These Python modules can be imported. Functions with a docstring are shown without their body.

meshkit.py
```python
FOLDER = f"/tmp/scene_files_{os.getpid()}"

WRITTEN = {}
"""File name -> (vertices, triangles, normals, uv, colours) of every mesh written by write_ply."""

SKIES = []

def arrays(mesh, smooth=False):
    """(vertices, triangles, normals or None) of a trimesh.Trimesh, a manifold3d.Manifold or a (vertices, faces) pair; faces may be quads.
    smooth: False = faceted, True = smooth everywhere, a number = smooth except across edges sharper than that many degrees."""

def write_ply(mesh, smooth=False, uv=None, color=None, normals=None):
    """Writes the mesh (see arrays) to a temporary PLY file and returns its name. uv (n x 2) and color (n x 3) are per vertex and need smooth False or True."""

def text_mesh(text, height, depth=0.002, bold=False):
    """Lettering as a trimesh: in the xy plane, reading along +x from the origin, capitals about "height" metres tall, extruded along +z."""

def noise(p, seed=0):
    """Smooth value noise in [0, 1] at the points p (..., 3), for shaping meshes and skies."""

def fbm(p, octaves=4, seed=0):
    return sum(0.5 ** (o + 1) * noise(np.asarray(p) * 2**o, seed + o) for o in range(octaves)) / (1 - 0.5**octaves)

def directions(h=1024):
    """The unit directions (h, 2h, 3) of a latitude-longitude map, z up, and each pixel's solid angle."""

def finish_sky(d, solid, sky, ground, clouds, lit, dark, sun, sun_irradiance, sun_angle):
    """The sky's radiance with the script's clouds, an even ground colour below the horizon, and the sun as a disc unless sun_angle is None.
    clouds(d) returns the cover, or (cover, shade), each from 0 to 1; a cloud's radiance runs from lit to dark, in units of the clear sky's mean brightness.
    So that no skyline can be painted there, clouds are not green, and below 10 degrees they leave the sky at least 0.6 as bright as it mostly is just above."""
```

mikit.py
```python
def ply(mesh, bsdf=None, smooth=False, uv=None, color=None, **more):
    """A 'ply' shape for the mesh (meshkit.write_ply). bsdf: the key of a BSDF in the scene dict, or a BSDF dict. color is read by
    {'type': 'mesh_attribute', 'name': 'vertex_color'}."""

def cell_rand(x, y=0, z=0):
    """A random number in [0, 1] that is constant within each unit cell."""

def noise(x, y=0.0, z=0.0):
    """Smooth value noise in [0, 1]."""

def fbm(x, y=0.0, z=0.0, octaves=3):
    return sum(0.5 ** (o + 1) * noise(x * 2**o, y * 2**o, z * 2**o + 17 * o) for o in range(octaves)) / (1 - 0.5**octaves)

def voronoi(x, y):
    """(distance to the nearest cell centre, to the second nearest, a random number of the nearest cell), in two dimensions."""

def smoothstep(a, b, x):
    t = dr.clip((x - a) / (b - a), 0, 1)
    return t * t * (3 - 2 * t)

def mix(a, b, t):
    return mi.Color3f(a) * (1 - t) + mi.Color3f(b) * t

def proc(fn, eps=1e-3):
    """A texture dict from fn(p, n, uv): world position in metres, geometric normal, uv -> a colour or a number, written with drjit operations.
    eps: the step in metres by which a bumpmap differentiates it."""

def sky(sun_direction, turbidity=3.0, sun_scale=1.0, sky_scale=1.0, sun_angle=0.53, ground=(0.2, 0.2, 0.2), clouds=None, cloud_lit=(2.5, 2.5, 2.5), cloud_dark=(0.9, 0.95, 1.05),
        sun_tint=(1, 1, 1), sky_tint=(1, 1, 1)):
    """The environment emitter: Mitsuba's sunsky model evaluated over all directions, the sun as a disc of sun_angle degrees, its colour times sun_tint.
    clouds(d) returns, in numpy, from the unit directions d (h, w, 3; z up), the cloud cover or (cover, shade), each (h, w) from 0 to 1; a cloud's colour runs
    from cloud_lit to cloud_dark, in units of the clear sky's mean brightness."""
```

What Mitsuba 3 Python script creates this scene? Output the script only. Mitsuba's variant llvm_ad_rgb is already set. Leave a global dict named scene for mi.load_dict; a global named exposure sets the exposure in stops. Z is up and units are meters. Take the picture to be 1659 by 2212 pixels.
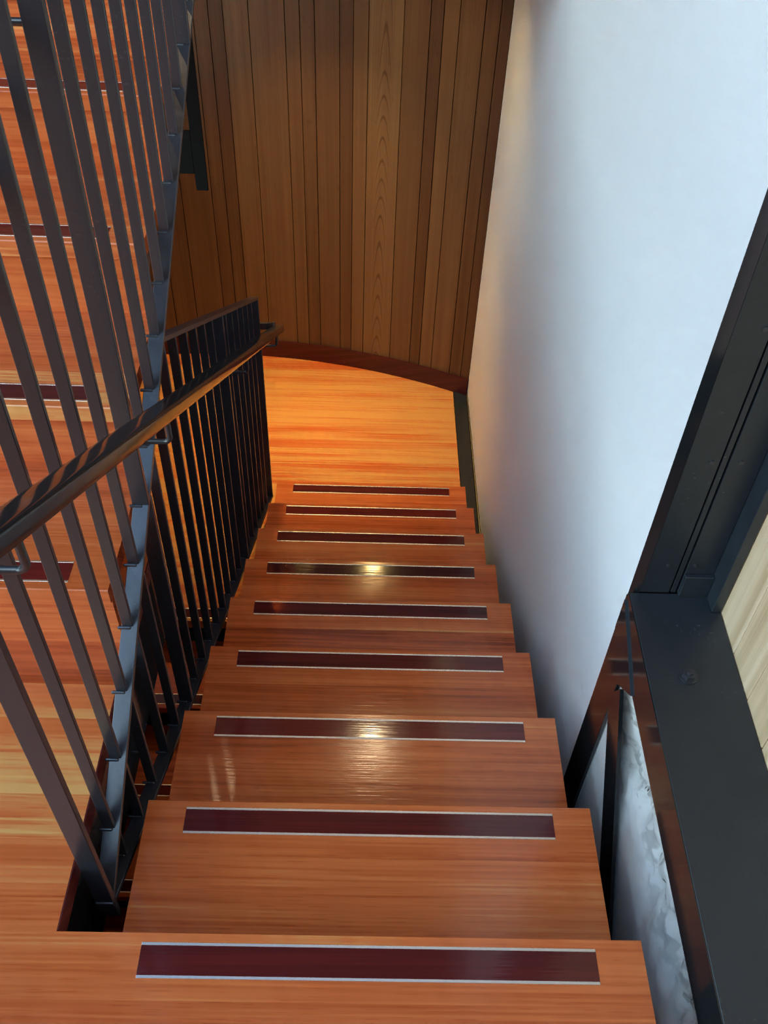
import math, random
import numpy as np, trimesh, shapely.geometry as sg
import drjit as dr
import mitsuba as mi
import mikit
from mikit import noise, fbm, smoothstep, mix
from meshkit import fbm as nfbm

rng = random.Random(7)
T = mi.ScalarTransform4f
scene, labels = {}, {}

# ---------------------------------------------------------------- camera, sky, exposure
CAM = np.array([-0.0132, -0.5288, 1.4610])
YAW, PIT, ROL, FPX = 0.02856664, 0.79161476, 0.04565556, 1990.3538
_f = np.array([math.sin(YAW) * math.cos(PIT), math.cos(YAW) * math.cos(PIT), -math.sin(PIT)])
_r = np.array([math.cos(YAW), -math.sin(YAW), 0.0])
_u = np.cross(_r, _f)
_u2 = -_r * math.sin(ROL) + _u * math.cos(ROL)
scene['camera'] = {'type': 'perspective', 'fov_axis': 'y', 'fov': math.degrees(2 * math.atan(1106 / FPX)), 'near_clip': 0.02, 'far_clip': 200.0,
                   'to_world': T().look_at(origin=CAM.tolist(), target=(CAM + _f).tolist(), up=_u2.tolist())}
scene['sky'] = mikit.sky((-0.5, -0.6, 0.62), turbidity=3.0, sun_scale=0.0, sky_scale=1.0, sky_tint=(0.96, 1.04, 0.97), ground=(0.25, 0.27, 0.25))
exposure = 4.68

# ---------------------------------------------------------------- numbers of the stair
R, G = 0.1711933, 0.3048118
S = R / G
XL, XR = -0.408376, 0.427624           # descending flight
XA = -0.4713                           # right edge of the ascending flight
XAL = XA - 0.836
A0 = 0.2233                            # ascending nosing n at A0 + n G
XB = -0.4397                           # plane of the balustrade
ZF = -9 * R                            # lower landing
CX, CY, CR = -0.8, 0.75, 2.88          # arc of the cedar wall
WX = 0.505                             # white wall

# ---------------------------------------------------------------- helpers
def cbox(x0, x1, y0, y1, z0, z1, c=0.0):
    if c <= 0:
        m = trimesh.creation.box((x1 - x0, y1 - y0, z1 - z0))
        m.apply_translation(((x0 + x1) / 2, (y0 + y1) / 2, (z0 + z1) / 2))
        return m
    pts = []
    for x, sx in ((x0, 1), (x1, -1)):
        for y, sy in ((y0, 1), (y1, -1)):
            for z, sz in ((z0, 1), (z1, -1)):
                pts += [(x, y + sy * c, z + sz * c), (x + sx * c, y, z + sz * c), (x + sx * c, y + sy * c, z)]
    return trimesh.PointCloud(pts).convex_hull

def hull(pts):
    return trimesh.PointCloud(np.array(pts, float)).convex_hull

def slant(x0, x1, ya, za, yb, zb, h, c=0.001):
    """bar of width x0..x1 from (ya, za) to (yb, zb), its top face through those points, h thick measured upright."""
    pts = []
    for y, z in ((ya, za), (yb, zb)):
        pts += [(x0 + c, y, z), (x1 - c, y, z), (x0, y, z - c), (x1, y, z - c), (x0, y, z - h + c), (x1, y, z - h + c), (x0 + c, y, z - h), (x1 - c, y, z - h)]
    return hull(pts)

def cat(*ms):
    return trimesh.util.concatenate(list(ms))

def tube(path, r, n=10):
    path = np.array(path, float)
    ring = sg.Point(0, 0).buffer(r, quad_segs=max(2, n // 4))
    return trimesh.creation.sweep_polygon(ring, path)

def tube_flat(path, w, h):
    path = np.array(path, float)
    return trimesh.creation.sweep_polygon(sg.box(-w / 2, -h / 2, w / 2, h / 2), path)

def prism(poly, h, z0):
    m = trimesh.creation.extrude_polygon(poly, h, engine='earcut')
    m.apply_translation((0, 0, z0))
    return m

def prism_x(poly, x0, x1):
    """polygon in (y, z) pushed along x"""
    m = trimesh.creation.extrude_polygon(poly, x1 - x0, engine='earcut')
    v = m.vertices.copy()
    m.vertices = np.stack([v[:, 2] + x0, v[:, 0], v[:, 1]], 1)
    if m.volume < 0:
        m.invert()
    return m

def key(name):
    if name not in scene and name not in labels:
        return name
    i = 1
    while f'{name}_{i:03d}' in scene or f'{name}_{i:03d}' in labels:
        i += 1
    return f'{name}_{i:03d}'

def thing(name, label, cat_=None, group=None, kind=None):
    k = key(name)
    labels[k] = {'label': label}
    if cat_: labels[k]['category'] = cat_
    if group: labels[k]['group'] = group
    if kind: labels[k]['kind'] = kind
    return k

_used = set()
def put(name, mesh, bsdf, parent=None, label=None, smooth=False, tone=None, seed=None, **more):
    base = f'{parent}__{name}' if parent else name
    k, i = base, 0
    while k in _used or k in scene:
        i += 1
        k = f'{base}_{i:03d}'
    _used.add(k)
    uv = None
    if tone is not None:
        uv = np.tile([tone, rng.random() if seed is None else seed], (len(mesh.vertices), 1))
    scene[k] = mikit.ply(mesh, bsdf, smooth=smooth, uv=uv, **more)
    if label: labels.setdefault(k, {})['label'] = label
    return k

# ---------------------------------------------------------------- materials
def ramp(t, cols):
    t = dr.clip(t, 0, 1) * (len(cols) - 1)
    c = mi.Color3f(cols[0])
    for i in range(1, len(cols)):
        c = dr.lerp(c, mi.Color3f(cols[i]), dr.clip(t - (i - 1), 0, 1))
    return c

JARRAH = [(0.21, 0.028, 0.008), (0.47, 0.084, 0.020), (0.62, 0.152, 0.042), (0.70, 0.34, 0.105)]
def jarrah(p, n, uv):
    a, s = p.x, uv.y * 53.0
    b = p.y + 0.8 * p.z
    wob = 0.004 * noise(a * 4 + s, b * 9, s)
    fine = noise(a * 5 + s, (b + wob) * 260, s)
    band = fbm(a * 1.1 + s, (b + wob * 2) * 34, s * 3, 3)
    pore = smoothstep(0.70, 0.86, noise(a * 22 + s * 2, b * 700, s))
    fig = noise(a * 46 + b * 22 + s, b * 13, s) * noise(a * 3 + s, b * 5 + s)
    t = uv.x + 0.74 * (band - 0.5) + 0.34 * (fine - 0.5) + 0.12 * (fig - 0.25) - 0.12 * pore
    t = t - 0.42 * smoothstep(0.8, 0.95, dr.abs(n.x))          # end grain, darkened further to paint in shade on the tread ends
    return ramp(t, JARRAH)
def jarrah_bump(p, n, uv):
    b = p.y + 0.8 * p.z
    return noise(p.x * 14, b * 420, 2.0) * 0.6 + 0.4 * noise(p.x * 70, b * 160, 5.0)
def inlay_col(p, n, uv):
    b = p.y + 0.8 * p.z
    t = uv.x + 0.5 * (fbm(p.x * 2.2 + uv.y * 31, b * 60, uv.y * 9) - 0.5) + 0.25 * (noise(p.x * 9, b * 400, uv.y) - 0.5)
    return ramp(t, [(0.030, 0.007, 0.008), (0.090, 0.010, 0.010), (0.18, 0.018, 0.012)])
CEDAR = [(0.064, 0.026, 0.013), (0.132, 0.060, 0.026), (0.205, 0.107, 0.046), (0.28, 0.166, 0.076)]
def cedar(p, n, uv):
    a, s = p.z, uv.y * 71.0
    b = p.x - 0.35 * p.y
    fine = noise(b * 330, a * 2.5 + s, s)
    band = fbm(b * 40 + s, a * 0.9 + s, s, 3)
    # cathedral figure on some boards: nested arches up the middle
    arch = dr.sin((a * 9.0 + noise(a * 3, s, 1.0) * 1.5 + dr.square((b + 1.2075) * 30) * 1.5) * 6.28)
    fig = smoothstep(0.72, 1.0, arch) * smoothstep(0.034, 0.024, dr.abs(b + 1.2075)) * smoothstep(0.80, 0.82, uv.y)
    speck = smoothstep(0.80, 0.95, noise(b * 150, a * 28 + s, s))
    t = uv.x + 0.34 * (band - 0.5) + 0.16 * (fine - 0.5) - 0.10 * speck - 0.34 * fig
    return ramp(t, CEDAR)
def cedar_bump(p, n, uv):
    return noise((p.x - 0.35 * p.y) * 400, p.z * 6, 1.0)
def pale(p, n, uv):
    s = uv.y * 41.0
    a, b = p.z, p.y
    wob = 0.010 * fbm(a * 2.0 + s, b * 3, s)
    band = noise((b + wob) * 75 + s, a * 0.8, s)
    fine = noise(b * 380, a * 4, s)
    t = uv.x + 0.55 * (band - 0.5) + 0.18 * (fine - 0.5)
    return ramp(t, [(0.38, 0.24, 0.11), (0.62, 0.42, 0.25), (0.75, 0.565, 0.38)])
def stone_col(p, n, uv):
    r = smoothstep(-0.25, -0.13, p.z + 0.10 * (fbm(p.y * 7, p.z * 7, 3.0) - 0.5))
    c1 = mix((0.72, 0.69, 0.64), (0.84, 0.82, 0.79), fbm(p.y * 5, p.z * 9, 1.0))
    c2 = mix((0.40, 0.37, 0.32), (0.80, 0.77, 0.70), smoothstep(0.36, 0.50, fbm(p.y * 26 + p.z * 9, p.z * 34, 2.0, 4)))
    return mix(c1, c2, r * 0.8)
def plaster(p, n, uv):
    return mix((0.74, 0.755, 0.76), (0.78, 0.785, 0.785), fbm(p.y * 3, p.z * 5, 1.0))
def steel_col(p, n, uv):
    d = smoothstep(0.80, 0.92, noise(p.x * 210, p.y * 210, p.z * 210)) * 0.012
    return mi.Color3f(0.022, 0.022, 0.027) + d * smoothstep(0.45, 0.7, fbm(p.x * 9, p.y * 9, p.z * 9))
def steel_bump(p, n, uv):
    return fbm(p.x * 60, p.y * 60, p.z * 60, 3)

def rgb(*c): return {'type': 'rgb', 'value': list(c)}
def two(b): return {'type': 'twosided', 'nested': b}
def bumped(b, fn, s): return {'type': 'bumpmap', 'nested_texture': mikit.proc(fn, 2e-4), 'scale': s, 'nested': b}
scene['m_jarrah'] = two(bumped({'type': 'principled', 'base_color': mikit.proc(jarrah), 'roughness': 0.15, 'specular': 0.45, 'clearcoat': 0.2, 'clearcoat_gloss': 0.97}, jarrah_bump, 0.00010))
scene['m_inlay'] = two(bumped({'type': 'principled', 'base_color': mikit.proc(inlay_col), 'roughness': 0.10, 'specular': 0.42, 'clearcoat': 0.2, 'clearcoat_gloss': 0.97}, jarrah_bump, 0.00008))
scene['m_cedar'] = two({'type': 'principled', 'base_color': mikit.proc(cedar), 'roughness': 0.55, 'specular': 0.3})
scene['m_pale'] = two({'type': 'principled', 'base_color': mikit.proc(pale), 'roughness': 0.5, 'specular': 0.3})
scene['m_stone'] = two({'type': 'diffuse', 'reflectance': mikit.proc(stone_col)})
scene['m_plaster'] = two({'type': 'principled', 'base_color': mikit.proc(plaster), 'roughness': 0.6, 'specular': 0.25})
scene['m_steel'] = two(bumped({'type': 'principled', 'base_color': mikit.proc(steel_col), 'roughness': 0.28, 'specular': 0.95}, steel_bump, 0.00035))
scene['m_frame'] = two({'type': 'principled', 'base_color': rgb(0.010, 0.011, 0.012), 'roughness': 0.09, 'specular': 0.6})
def satin_col(p, n, uv):
    d = smoothstep(0.86, 0.95, noise(p.x * 190, p.y * 190, p.z * 190)) * 0.05 * smoothstep(0.4, 0.7, fbm(p.x * 7, p.y * 7, p.z * 7))
    return mi.Color3f(0.015, 0.019, 0.024) * (0.8 + 0.4 * fbm(p.x * 14, p.y * 14, p.z * 14)) + d
scene['m_satin'] = two({'type': 'principled', 'base_color': mikit.proc(satin_col), 'roughness': 0.38, 'specular': 0.6})
scene['m_strip'] = two({'type': 'roughconductor', 'material': 'Al', 'alpha': 0.22, 'specular_reflectance': rgb(0.86, 0.84, 0.80)})
scene['m_base'] = two({'type': 'principled', 'base_color': mikit.proc(inlay_col), 'roughness': 0.4, 'specular': 0.4})
scene['m_dark'] = two({'type': 'diffuse', 'reflectance': rgb(0.02, 0.018, 0.017)})
scene['m_room'] = two({'type': 'diffuse', 'reflectance': rgb(0.70, 0.70, 0.69)})
scene['m_brass'] = two({'type': 'roughconductor', 'material': 'Al', 'alpha': 0.3, 'specular_reflectance': rgb(0.65, 0.58, 0.36)})

# ---------------------------------------------------------------- setting: floors
def boards(parent, joints, x0, x1, ztop, th, tones, clip=None, xfun=None):
    for i in range(len(joints) - 1):
        a, b = joints[i], joints[i + 1]
        l, r = (x0, x1) if xfun is None else xfun(a, b)
        if clip is None:
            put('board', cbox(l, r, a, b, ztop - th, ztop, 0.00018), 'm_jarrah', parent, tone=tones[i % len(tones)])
        else:
            g = sg.box(l, a + 0.00015, r, b - 0.00015).intersection(clip)
            if g.is_empty or g.area < 1e-4: continue
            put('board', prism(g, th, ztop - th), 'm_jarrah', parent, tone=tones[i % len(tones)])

fl = thing('floor', 'polished red brown hardwood board floor of the upper landing', kind='structure')
jn = [-1.60, -1.50, -1.40, -1.30, -1.20, -1.105, -1.01, -0.915, -0.82, -0.725, -0.63, -0.535, -0.44, -0.345, -0.25, -0.155, -0.0955, 0.0]
tn = [0.55, 0.62, 0.5, 0.66, 0.58, 0.52, 0.64, 0.5, 0.6, 0.55, 0.62, 0.5, 0.58, 0.64, 0.55, 0.50, 0.55, 0.58]
boards(fl, jn, -1.6, XR, 0.0, 0.045, tn)
jn = [0.0, 0.073, 0.146, 0.224, 0.302, 0.371, 0.444, 0.540, 0.635, 0.73, 0.83]
boards(fl, jn, -1.6, -0.467, 0.0, 0.045, [0.60, 0.66, 0.80, 0.84, 0.62, 0.72, 0.30, 0.62, 0.6, 0.55])
put('slab', cbox(-3.05, -1.601, -3.99, 0.83, -0.045, 0.0), 'm_jarrah', fl, tone=0.55)
put('slab', cbox(-1.60, 0.60, -3.99, -1.601, -0.045, 0.0), 'm_jarrah', fl, tone=0.55)
put('slab', cbox(-3.05, -1.33, 0.8305, 4.04, -0.045, 0.0), 'm_jarrah', fl, tone=0.55)
put('edge_beam', cbox(-0.60, -0.475, 0.0, 0.85, -0.30, -0.046, 0.001), 'm_frame', fl, label='black steel edge beam under the boards')
put('edge_beam', cbox(-0.475, XR, -0.12, -0.02, -0.30, -0.046, 0.001), 'm_frame', fl)
put('edge_strip', cbox(-0.4668, -0.4650, 0.002, 0.83, -0.0455, -0.0006), 'm_base', fl, tone=0.5, label='dark red edge of the floor at the gap')
inl, inr = -0.3347, 0.3546
def inlay(parent, x0, x1, yn, yf, z):
    """strip set into a tread: yn..yf in y, flush with z"""
    put('inlay', cbox(x0, x1, yn + 0.0045, yf - 0.0045, z - 0.004, z + 0.0006, 0.0002), 'm_inlay', parent, tone=rng.uniform(0.25, 0.75), label='dark red timber inlay')
    put('metal_strip', cbox(x0, x1, yn, yn + 0.0045, z - 0.004, z + 0.0012, 0.0004), 'm_strip', parent, label='aluminium strip')
    put('metal_strip', cbox(x0, x1, yf - 0.0045, yf, z - 0.004, z + 0.0012, 0.0004), 'm_strip', parent, label='aluminium strip')
inlay(fl, inl, inr, -0.0651, -0.0138, 0.0)

def arc_pt(x, r=CR):
    return CY + math.sqrt(r * r - (x - CX) ** 2)
arc_poly = sg.Polygon([(-1.333, 0.2), (0.432, 0.2)] + [(x, arc_pt(x)) for x in np.linspace(0.432, -1.333, 70)])
fl2 = thing('floor_001', 'honey orange hardwood board floor of the lower landing inside the curved wall', kind='structure')
jn = [1.785, 1.88, 1.975, 2.07, 2.165, 2.26, 2.355, 2.45, 2.525, 2.602, 2.675, 2.747, 2.864, 2.925, 2.986, 3.07, 3.15, 3.233, 3.33, 3.42, 3.503, 3.70]
tn = [0.8, 0.75, 0.86, 0.8, 0.9, 0.82, 0.86, 0.98, 1.04, 0.78, 0.84, 0.92, 0.80, 0.90, 0.88, 0.94, 0.98, 0.98, 0.94, 0.90, 0.72]
boards(fl2, jn, 0, 0, ZF, 0.045, tn, clip=arc_poly, xfun=lambda a, b: (-2.4, XL - 0.06 if b < 2.3 else 0.432))
inlay(fl2, XAL + 0.075, XA - 0.075, 1.799, 1.850, ZF)
put('underlay', cbox(-1.33, 0.44, 2.27, 3.2, ZF - 0.2, ZF - 0.046), 'm_dark', fl2)
tr = thing('trim_1', 'dark steel edging strip between the lower landing boards and the white wall', kind='structure')
put('strip', cbox(0.434, 0.4985, 2.05, 3.355, ZF - 0.02, ZF + 0.004, 0.001), 'm_satin', tr)
put('bead', cbox(0.4990, 0.5035, 2.05, 3.33, ZF - 0.02, ZF + 0.016, 0.001), 'm_brass', tr, label='thin metal bead')
fl3 = thing('floor_002', 'dark floor at the bottom of the stairwell', kind='structure')
put('slab', cbox(-4.0, 0.7, -4.0, 4.2, -3.4, -3.3), 'm_dark', fl3)

# ---------------------------------------------------------------- setting: walls
w = thing('wall_far', 'curved wall lined with upright cedar boards', kind='structure')
jx = [-1.328, -1.20, -1.115, -1.040, -0.928, -0.7835, -0.719, -0.658, -0.551, -0.400, -0.3375, -0.2755, -0.171, -0.113, -0.050, 0.0925, 0.1965, 0.2475, 0.309, 0.404, 0.461, 0.5035]
ctone = {-0.928: 0.30, -1.040: 0.28, -0.7835: 0.26, -0.719: 0.22, -0.658: 0.50, -0.551: 0.46, -0.400: 0.44, -0.3375: 0.30, -0.2755: 0.36, -0.171: 0.30, -0.113: 0.50, -0.050: 0.72, 0.0925: 0.46, 0.1965: 0.30, 0.2475: 0.58, 0.309: 0.50, 0.404: 0.34, 0.461: 0.24}
def arc_strip(xa, xb, r0, r1, n):
    xs = np.linspace(xa, xb, n)
    th = [math.acos((x - CX) / CR) for x in xs]
    return sg.Polygon([(CX + r0 * math.cos(t), CY + r0 * math.sin(t)) for t in th] + [(CX + r1 * math.cos(t), CY + r1 * math.sin(t)) for t in reversed(th)])
crng = random.Random(3)
for i in range(len(jx) - 1):
    g = 0.0016
    proud = crng.uniform(-0.0015, 0.0015)
    seed = crng.random() * 0.78
    if jx[i] == -0.050: seed = 0.90
    put('board', prism(arc_strip(jx[i] + g, jx[i + 1] - g, CR + proud, CR + 0.019, 3), 3.1, ZF + 0.02), 'm_cedar', w, tone=ctone.get(jx[i], crng.uniform(0.25, 0.5)), seed=seed)
put('backing', prism(arc_strip(-1.33, 0.52, CR + 0.0195, CR + 0.05, 60), 3.1, ZF - 0.3), 'm_dark', w)
bb = thing('baseboard_far', 'dark red curved baseboard along the foot of the cedar wall', kind='structure')
put('board', prism(arc_strip(-1.328, 0.5035, CR - 0.014, CR - 0.0016, 70), 0.100, ZF + 0.0005), 'm_base', bb, tone=0.28, seed=0.3)

w = thing('wall_right', 'smooth white plaster wall beside the stairs', kind='structure')
put('panel', prism_x(sg.Polygon([(0.52, ZF + 0.017), (0.52, -0.0), (0.6235, 0.0), (0.6235, 3.3), (3.6, 3.3), (3.6, ZF + 0.017)]), WX, WX + 0.011), 'm_plaster', w)
put('core', prism_x(sg.Polygon([(0.54, -3.3), (0.54, -0.02), (0.70, -0.02), (0.70, 3.3), (3.7, 3.3), (3.7, -3.3)]), WX + 0.0125, WX + 0.2), 'm_dark', w)

w = thing('wall_right_001', 'rough pale stone wall below the black steel beam', kind='structure')
ny, nz = 210, 165
yy, zz = np.meshgrid(np.linspace(-1.7, 0.519, ny), np.linspace(0, 1, nz), indexing='ij')
zz = -1.7 + zz * (1.7 - 0.0165 + 0.040 * yy)
P3 = np.stack([yy * 7, zz * 7, zz * 0 + 0.5], -1)
rough = np.clip((zz + 0.10 * (nfbm(P3, 4, 3) - 0.5) + 0.265) / 0.11, 0, 1)
rough = rough * rough * (3 - 2 * rough) * np.clip((0.50 - yy) / 0.12, 0, 1)
d = 1.25 * np.abs(nfbm(np.stack([yy * 15 + zz * 5, zz * 15, zz * 0 + 2.5], -1), 5, 9) - 0.5) * 2 + 0.25
d2 = np.abs(nfbm(np.stack([yy * 6 + zz * 3, zz * 6 - yy * 2, zz * 0 + 1.5], -1), 3, 4) - 0.5) * 2
xx = WX + 0.001 + rough * (0.012 + 0.055 * d - 0.03 * d2 + 0.03 * np.clip((zz + 0.1) / 0.1, 0, 1)) + 0.0012 * (nfbm(P3 * 0.6, 3, 1) - 0.5)
v = np.stack([xx, yy, zz], -1).reshape(-1, 3)
idx = np.arange(ny * nz).reshape(ny, nz)
fq = np.stack([idx[:-1, :-1], idx[:-1, 1:], idx[1:, 1:], idx[1:, :-1]], -1).reshape(-1, 4)
fr = np.vstack([fq[:, [0, 1, 2]], fq[:, [0, 2, 3]]])
nb = len(v)
vb = v.copy(); vb[:, 0] = WX + 0.16
edge = np.concatenate([idx[0, :], idx[1:, -1], idx[-1, -2::-1], idx[-2:0:-1, 0]])
e2 = np.roll(edge, -1)
side = np.vstack([np.stack([edge, e2, e2 + nb], 1), np.stack([edge, e2 + nb, edge + nb], 1)])
st_m = trimesh.Trimesh(np.vstack([v, vb]), np.vstack([fr, fr[:, ::-1] + nb, side]), process=False)
trimesh.repair.fix_normals(st_m)
put('face', st_m, 'm_stone', w, smooth=40)

w = thing('wall_right_002', 'pale upright timber boards behind the black steel beam', kind='structure')
yj = [-1.75, -1.655, -1.56, -1.465, -1.37, -1.275, -1.18, -1.085, -0.99, -0.895, -0.80, -0.70, -0.605, -0.51, -0.415, -0.32, -0.22, -0.12, -0.02, 0.08, 0.18, 0.282, 0.376, 0.472, 0.566, 0.66]
prng = random.Random(11)
for i in range(len(yj) - 1):
    put('board', cbox(0.6645 + prng.uniform(0, 0.001), 0.684, yj[i] + 0.0012, yj[i + 1] - 0.0012, 0.02, 3.3, 0.0012), 'm_pale', w, tone=prng.uniform(0.42, 0.72))
put('backing', cbox(0.685, 0.72, -4.0, 0.66, -3.3, 3.3), 'm_dark', w)
put('panel', cbox(0.6645, 0.684, -4.0, -1.76, -3.3, 3.3), 'm_room', w)

# ---------------------------------------------------------------- the room outside the frame: openings let the daylight in
w = thing('wall_left', 'white wall with a tall window opening left of the landing', kind='structure')
outer = sg.box(-4.0, -3.3, 4.2, 3.3)
put('panel', prism_x(outer.difference(sg.box(-3.2, 0.05, 1.0, 2.9)), -3.2, -3.05), 'm_room', w)
w = thing('wall_left_001', 'unseen dark wall added on the left to keep light off the lower stairs', kind='structure')
put('panel', cbox(-1.365, -1.335, 0.84, 3.60, -3.3, -0.048), 'm_dark', w)  # unseen panels added to cut daylight reaching the lower flight
put('panel', cbox(-3.05, -1.366, 0.84, 0.87, -3.3, -0.048), 'm_dark', w)
w = thing('wall_back', 'dark timber wall behind the landing', kind='structure')
bk = prism_x(sg.box(-3.2, -3.3, 0.7, 3.3), -4.15, -4.0)
bv = bk.vertices.copy(); bk.vertices = np.stack([bv[:, 1], bv[:, 0], bv[:, 2]], 1); bk.invert()
put('panel', bk, 'm_cedar', w, tone=0.3)
w = thing('wall_end', 'dark wall behind the cedar lining', kind='structure')
put('panel', cbox(-3.2, 0.72, 4.05, 4.2, -3.3, 3.3), 'm_room', w)
w = thing('ceiling', 'dark timber ceiling with a skylight opening over the stairwell', kind='structure')
cl = prism(sg.box(-3.2, -4.15, 0.72, 4.2).difference(sg.box(-2.8, -3.4, 0.40, 0.55)), 0.15, 3.3)
put('panel', cl, 'm_cedar', w, tone=0.3)
w = thing('ceiling_001', 'low ceiling over the lower landing', kind='structure')
put('slab', prism(arc_poly.intersection(sg.box(-0.43, 2.22, 0.432, 4)).union(sg.box(0.43, 2.22, 0.503, 3.25)).difference(sg.Point(0.037, 2.97).buffer(0.046)).difference(sg.Point(-0.355, 3.0).buffer(0.062)), 0.20, 0.78), 'm_room', w)

# ---------------------------------------------------------------- stairs
def nosed(x0, x1, yn, yb, z0, z1, c=0.0022):
    """front plank: the nosing edge at yn eased by c, the back joint at yb square"""
    s = 1 if yb > yn else -1
    pts = []
    for x in (x0, x1):
        pts += [(x, yn + s * c, z1), (x, yn, z1 - c), (x, yn, z0 + c), (x, yn + s * c, z0), (x, yb, z0), (x, yb, z1)]
    return hull(pts)
def tread(parent, x0, x1, yn, z, sgn, depth, th, tones, mk):
    """yn: nosing; the tread reaches from the nosing by depth against sgn (sgn +1: nosing at the far side)."""
    k = f'{parent}__tread' if f'{parent}__tread' not in _tr else None
    i = 0
    k = f'{parent}__tread'
    while k in _tr:
        i += 1
        k = f'{parent}__tread_{i:03d}'
    _tr.add(k)
    n = 3
    cuts = [0, depth * 0.34 + mk, depth * 0.68 - mk, depth]
    for j in range(n):
        a, b = yn - sgn * cuts[j], yn - sgn * cuts[j + 1]
        lo, hi = min(a, b), max(a, b)
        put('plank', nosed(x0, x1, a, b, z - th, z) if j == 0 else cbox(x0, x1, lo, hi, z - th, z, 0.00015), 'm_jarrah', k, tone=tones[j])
    if sgn > 0: inlay(k, x0 + (inl - XL), x1 - (XR - inr), yn - 0.0651, yn - 0.0138, z)
    else: inlay(k, x0 + 0.0755, x1 - 0.0755, yn + 0.0177, yn + 0.0682, z)
_tr = set()
srng = random.Random(21)
stair = thing('staircase', 'open hardwood staircase going down along the white wall to the lower landing', 'staircase')
tt = {1: (0.52, 0.56, 0.42), 2: (0.46, 0.50, 0.44), 3: (0.48, 0.42, 0.46), 4: (0.56, 0.36, 0.4), 5: (0.44, 0.46, 0.42), 6: (0.56, 0.46, 0.36), 7: (0.50, 0.46, 0.42), 8: (0.52, 0.50, 0.5)}
for n in range(1, 9):
    tread(stair, XL, XR, n * G, -n * R, 1, G + 0.028, 0.036, tt[n], srng.uniform(-0.01, 0.01))
for n in range(0, 9):
    put('riser', cbox(XL + 0.002, XR - 0.002, n * G - 0.033, n * G - 0.021, -(n + 1) * R + (0 if n < 8 else 0.001), -n * R - 0.0455 if n == 0 else -n * R - 0.0362), 'm_base', stair, tone=0.5)  # unseen risers, added to block light falling through to the lower flight
for x in (XL + 0.030, XR - 0.045):
    put('stringer', slant(x, x + 0.012, 0.0, -0.228, 8 * G - 0.12, -0.228 - S * (8 * G - 0.12), 0.16), 'm_steel', stair, label='black steel stringer under the treads')

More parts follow.
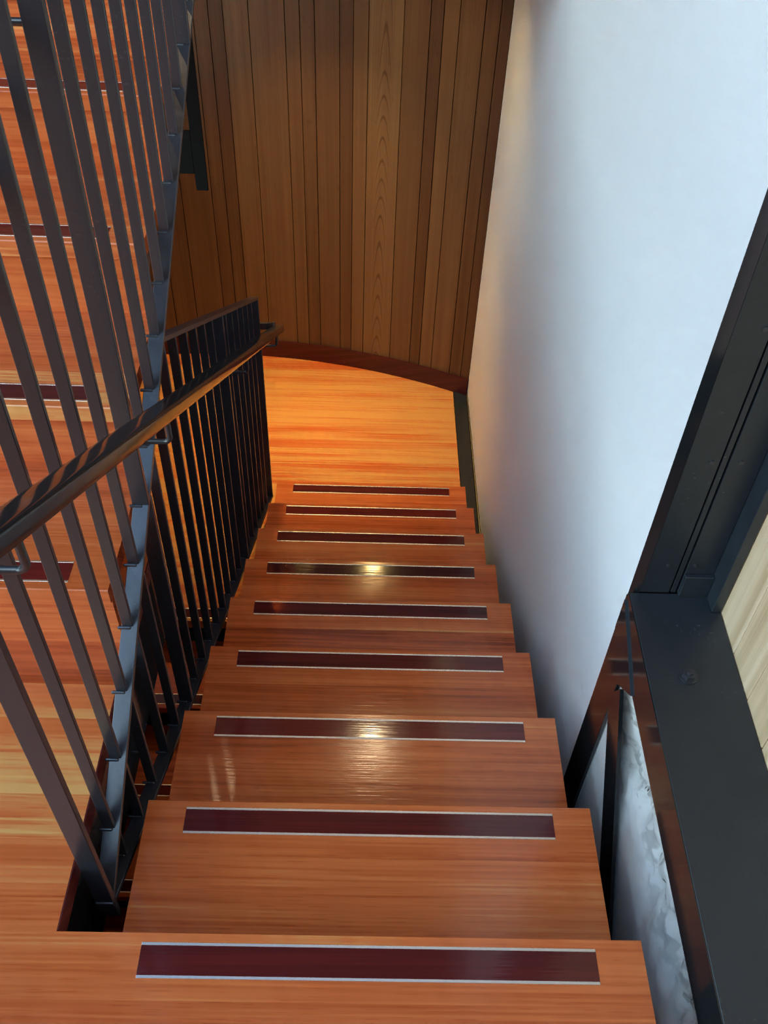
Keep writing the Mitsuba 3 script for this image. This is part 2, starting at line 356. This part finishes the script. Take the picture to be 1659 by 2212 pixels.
stair = thing('staircase_001', 'open hardwood staircase going up on the left behind the black bars', 'staircase')
ta = {1: (0.50, 0.56, 0.44), 2: (0.80, 0.50, 0.54), 3: (0.72, 0.46, 0.54), 4: (0.52, 0.34, 0.52)}
for n in range(1, 9):
    tread(stair, XAL, XA, A0 + n * G, n * R, -1, G + 0.028, 0.0365, ta.get(n, (0.5, 0.45, 0.5)), srng.uniform(-0.01, 0.01))
for x in (XAL + 0.06, XA - 0.072):
    put('stringer', slant(x, x + 0.012, A0 + 2 * G, 0.112, A0 + 9 * G, 0.112 + 7 * R, 0.11), 'm_steel', stair, label='black steel stringer under the treads')
rt = {1: 0.60, 2: 0.40, 3: 0.44, 4: 0.46}
for n in range(1, 10):
    put('riser', cbox(XAL + 0.002, XA - 0.002, A0 + n * G + 0.012, A0 + n * G + 0.022, (n - 1) * R + 0.0002, n * R - 0.0368 if n < 9 else 9 * R - 0.046, 0.0002), 'm_jarrah', stair, tone=rt.get(n, 0.5))
ul = thing('floor_003', 'hardwood landing at the top of the ascending stairs', kind='structure')
boards(ul, [A0 + 9 * G, 3.07, 3.17, 3.27, 3.37, 3.47, 3.57], XAL - 0.2, XA, 9 * R, 0.045, [0.5, 0.56, 0.6, 0.5, 0.55, 0.6])

stair = thing('staircase_002', 'dark hardwood staircase going down under the ascending flight, seen between the bars', 'staircase')
for n in range(1, 8):
    tread(stair, XAL, XA, 1.785 - n * G, ZF - n * R, -1, G + 0.028, 0.0365, (0.5, 0.5, 0.45), srng.uniform(-0.01, 0.01))
for x in (XAL + 0.06, XA - 0.072):
    put('stringer', slant(x, x + 0.012, 1.74, ZF - 0.255, 1.785 - 7 * G, ZF - 0.255 - S * (7 * G - 0.045), 0.16), 'm_steel', stair, label='black steel stringer under the treads')

# ---------------------------------------------------------------- balustrades
ay, az, aG, aR = 0.2042, -0.0715, 0.10151, 0.057415
dy, dz, dG, dR = 0.2131, -0.1996, 0.1030, 0.0571
asl = lambda y: az + (y - ay) * aR / aG
dsl = lambda y: dz - (y - dy) * dR / dG
dtop = lambda y: 0.9527 - 0.5640 * y
BW, WW, ST = 0.020, 0.032, 0.030
bal1 = thing('balustrade', 'black steel balustrade of upright flat bars with handrail between the two flights of stairs', 'balustrade')
bal2 = bal1
def baluster(parent, y, z0, z1, wide, slope, foot=True):
    wd, th = (WW, 0.012) if wide else (BW, 0.008)
    xc = XB - (0.0 if wide else 0.0035)
    ms = [cbox(xc - wd / 2, xc + wd / 2, y - th / 2, y + th / 2, z0 - 0.003, z1, 0.0012)]
    if foot:
        # weld bead on the near side of the foot
        yb = y - th / 2 - 0.002
        b = trimesh.creation.capsule(height=ST * 0.62, radius=0.0032, count=[8, 8])
        b.apply_transform(trimesh.transformations.rotation_matrix(math.pi / 2, [0, 1, 0]))
        b.apply_translation((XB - ST * 0.31 - 0.0, yb, z0 + slope * (yb - y) + 0.0005))
        b.vertices += 0.0012 * (nfbm(b.vertices * 160, 2, int(y * 1000) % 97) - 0.5)[:, None]
        ms.append(b)
    put('baluster', cat(*ms), 'm_steel', parent)
yt = 1.01
apex = 0.094
put('bottom_rail', slant(XB - ST / 2, XB + ST / 2, apex, dsl(apex), 2.40, dsl(2.40), 0.012), 'm_steel', bal1)
put('top_rail', slant(XB - ST / 2, XB + ST / 2, yt, dtop(yt), 2.388, dtop(2.388), 0.012), 'm_steel', bal1)
for i in range(0, 22):
    y = dy + i * dG
    top = asl(y) - 0.013 if asl(y) < dtop(y) else dtop(y) - 0.012
    baluster(bal1, y, dsl(y), top, i in (5, 14, 21), -dR / dG)
ye = ay + 18 * aG
put('bottom_rail', slant(XB - ST / 2, XB + ST / 2, apex, asl(apex), ye, asl(ye), 0.013), 'm_steel', bal2)
put('top_rail', slant(XB - ST / 2, XB + ST / 2, ay - aG, asl(ay - aG) + 1.045, ye, asl(ye) + 1.045, 0.012), 'm_steel', bal2)
for i in range(-1, 18):
    y = ay + i * aG
    z0 = asl(y) if i >= 0 else -0.19
    baluster(bal2, y, z0, asl(y) + 1.034, i in (-1, 5, 14), aR / aG, i >= 0)
put('handrail', slant(-0.530, -0.490, 0.0, asl(0.0) + 0.895, ye, asl(ye) + 0.895 + 0.0, 0.038, 0.006), 'm_frame', bal2)
def bracket(parent, y, z, x1, ztop):
    dx = 1 if x1 > XB else -1
    pts = [(XB + dx * 0.012, y, z)]
    r = 0.012
    for a in np.linspace(0, math.pi / 2, 6):
        pts.append((x1 - dx * r + dx * r * math.sin(a), y, z + r - r * math.cos(a)))
    pts.append((x1, y, ztop))
    put('bracket', tube(pts, 0.0052, 12), 'm_steel', parent, smooth=40)
hz = lambda y: 0.8615 - 0.580 * y
def handrail_mesh(xa, xb, ya, yb):
    pts = []
    for y in (ya, yb):
        z = hz(y)
        for a in np.linspace(0, 2 * math.pi, 33)[:-1]:
            c, s_ = math.cos(a), math.sin(a)
            x = (xa + xb) / 2 + (xb - xa) / 2 * np.sign(c) * abs(c) ** 0.45
            zz_ = -0.017 + 0.017 * np.sign(s_) * abs(s_) ** (0.25 if s_ > 0 else 0.7)
            pts.append((x, y, z + zz_))
    return hull(pts)
put('handrail', handrail_mesh(-0.390, -0.350, -0.75, 2.52), 'm_frame', bal1, smooth=35, label='smooth black handrail with rounded underside')
for y in (0.11, dy + 5 * dG, dy + 14 * dG, 2.40):
    bracket(bal1, y, hz(y) - 0.085, -0.368, hz(y) - 0.030)
bracket(bal2, ay + 5 * aG, 1.058, -0.510, asl(ay + 5 * aG) + 0.862)
# curved return from the end post to the handrail
pts = [(XB + 0.01, 2.385, hz(2.39) + 0.008)] + [(XB + 0.052 * math.sin(a) + 0.01, 2.385 + 0.05 * (1 - math.cos(a)), hz(2.39) + 0.008 - 0.028 * (1 - math.cos(a))) for a in np.linspace(0.2, math.pi / 2, 6)]
put('rail_return', tube_flat(pts, 0.010, 0.026), 'm_steel', bal1)

# ---------------------------------------------------------------- black hanging steel by the cedar wall
hg = thing('steel_hanger', 'short black steel hanger ending in mid air in front of the cedar wall', 'steel bracket')
put('bar', cbox(-0.594, -0.556, 2.345, 2.357, 0.030, 0.990, 0.001), 'm_dark', hg)
put('plate', cbox(-1.25, -0.5945, 2.347, 2.355, 0.085, 0.225, 0.001), 'm_dark', hg)

# ---------------------------------------------------------------- black steel frame at right
fr_ = thing('steel_bracing', 'black steel beam, post and diagonal brace bolted together at the right of the stairs', 'steel beam')
bt = lambda y: 0.0845 + 0.040 * y
put('beam', hull([(x, y, z) for y in (-1.75, 0.605) for x, z in ((0.4985, bt(y)), (0.4975, bt(y) - 0.001), (0.663, bt(y)), (0.663, bt(y) - 0.098), (0.4975, bt(y) - 0.098))]), 'm_satin', fr_, label='wide beam with a dull dark grey top')
put('beam_face', hull([(x, y, z) for y in (-1.75, 0.606) for x, z in ((0.4955, bt(y) - 0.0006), (0.4972, bt(y) - 0.0006), (0.4972, bt(y) - 0.099), (0.4955, bt(y) - 0.099))]), 'm_frame', fr_, label='glossy left face of the beam')
put('post', cbox(0.4955, 0.5035, 0.517, 0.612, -1.75, 0.098, 0.001), 'm_frame', fr_, label='flat post plate below the beam')
put('jamb', hull([(x, y, z) for z in (0.055, 3.28) for x, y in ((0.5025, 0.6225), (0.5165, 0.6070), (0.5165, 0.6230))]), 'm_frame', fr_, label='narrow glossy jamb edge')
for x0, x1, y0 in ((0.517, 0.5735, 0.6075), (0.577, 0.5865, 0.6085), (0.590, 0.6445, 0.6075)):
    put('channel_panel', cbox(x0, x1, y0, 0.620, 0.1085, 3.28, 0.0008), 'm_satin', fr_)
put('channel_back', cbox(0.517, 0.645, 0.621, 0.626, 0.1085, 3.28), 'm_dark', fr_)
put('flange', cbox(0.645, 0.6635, 0.562, 0.622, 0.1085, 3.28, 0.001), 'm_satin', fr_)
put('foot_plate', cbox(0.590, 0.6445, 0.598, 0.607, 0.1085, 0.165, 0.0008), 'm_satin', fr_)
# diagonal brace, narrow bar in the plane of the beam face
def brace_pts(x):
    return [(x, 0.512, -0.112), (x, 0.487, -0.064), (x, 0.207, -0.377), (x, 0.232, -0.428), (x, 0.530, -0.03), (x, 0.585, 0.0)]
put('brace', hull([(x, y, z) for x in (0.490, 0.4975) for y, z in ((0.524, -0.114), (0.486, -0.040), (0.12, -0.463), (0.158, -0.56))]), 'm_frame', fr_, label='diagonal flat brace')
put('gusset', hull([(x, y, z) for x in (0.4915, 0.4953) for y, z in ((0.604, 0.004), (0.604, 0.09), (0.44, 0.006), (0.53, -0.075))]), 'm_frame', fr_)
def screw(x, z):
    m = trimesh.creation.cylinder(0.0042, 0.003, sections=12)
    m.apply_transform(trimesh.transformations.rotation_matrix(math.pi / 2, [1, 0, 0]))
    m.apply_translation((x, 0.6068, z))
    b = trimesh.creation.cylinder(0.0018, 0.003, sections=8)
    b.apply_transform(trimesh.transformations.rotation_matrix(math.pi / 2, [1, 0, 0]))
    b.apply_translation((x, 0.6058, z))
    put('screw', cat(m, b), 'm_steel', fr_)
for x, z in ((0.553, 0.187), (0.603, 0.189), (0.560, 0.447), (0.609, 0.448), (0.563, 0.71), (0.612, 0.71)):
    screw(x, z)
bx, by = 0.570, 0.419
bz = bt(by)
ws = trimesh.creation.cylinder(0.0165, 0.003, sections=32); ws.apply_translation((bx, by, bz + 0.0015))
hx = trimesh.creation.cylinder(0.0125, 0.009, sections=6); hx.apply_translation((bx, by, bz + 0.0075))
rd = trimesh.creation.cylinder(0.0062, 0.006, sections=16); rd.apply_translation((bx, by, bz + 0.0145))
put('bolt', cat(ws, hx, rd), 'm_steel', fr_, label='hexagonal bolt head with washer')

# ---------------------------------------------------------------- lamps (above the frame)
def downlight(x, y, z, rad, power, col, label, deep=0.0):
    """a lamp disc deep up a black can whose rim is at z"""
    k = thing('downlight', label, 'lamp')
    disc = trimesh.creation.cylinder(rad, 0.006, sections=24); disc.apply_translation((x, y, z + deep - 0.004))
    put('diffuser', disc, {'type': 'diffuse', 'reflectance': rgb(0.5, 0.5, 0.5)}, k, emitter={'type': 'area', 'radiance': rgb(*[power * c for c in col])})
    can = trimesh.creation.annulus(rad + 0.002, rad + 0.012, deep + 0.02, sections=24); can.apply_translation((x, y, z + deep / 2))
    put('can', can, 'm_dark', k, smooth=30)
WARM = (1.0, 0.68, 0.25)
downlight(-0.355, 3.0, 0.79, 0.048, 100, WARM, 'recessed warm downlight over the lower landing, in the middle', 0.12)
downlight(0.037, 2.97, 0.79, 0.032, 34, WARM, 'small recessed warm downlight over the lower landing, near the white wall', 0.04)
downlight(0.066, 2.69, 3.29, 0.026, 40, (1.0, 0.74, 0.42), 'small warm downlight over the right of the stairs')
downlight(-0.85, 2.30, 3.29, 0.02, 22, (1.0, 0.74, 0.42), 'small warm downlight over the left flight')
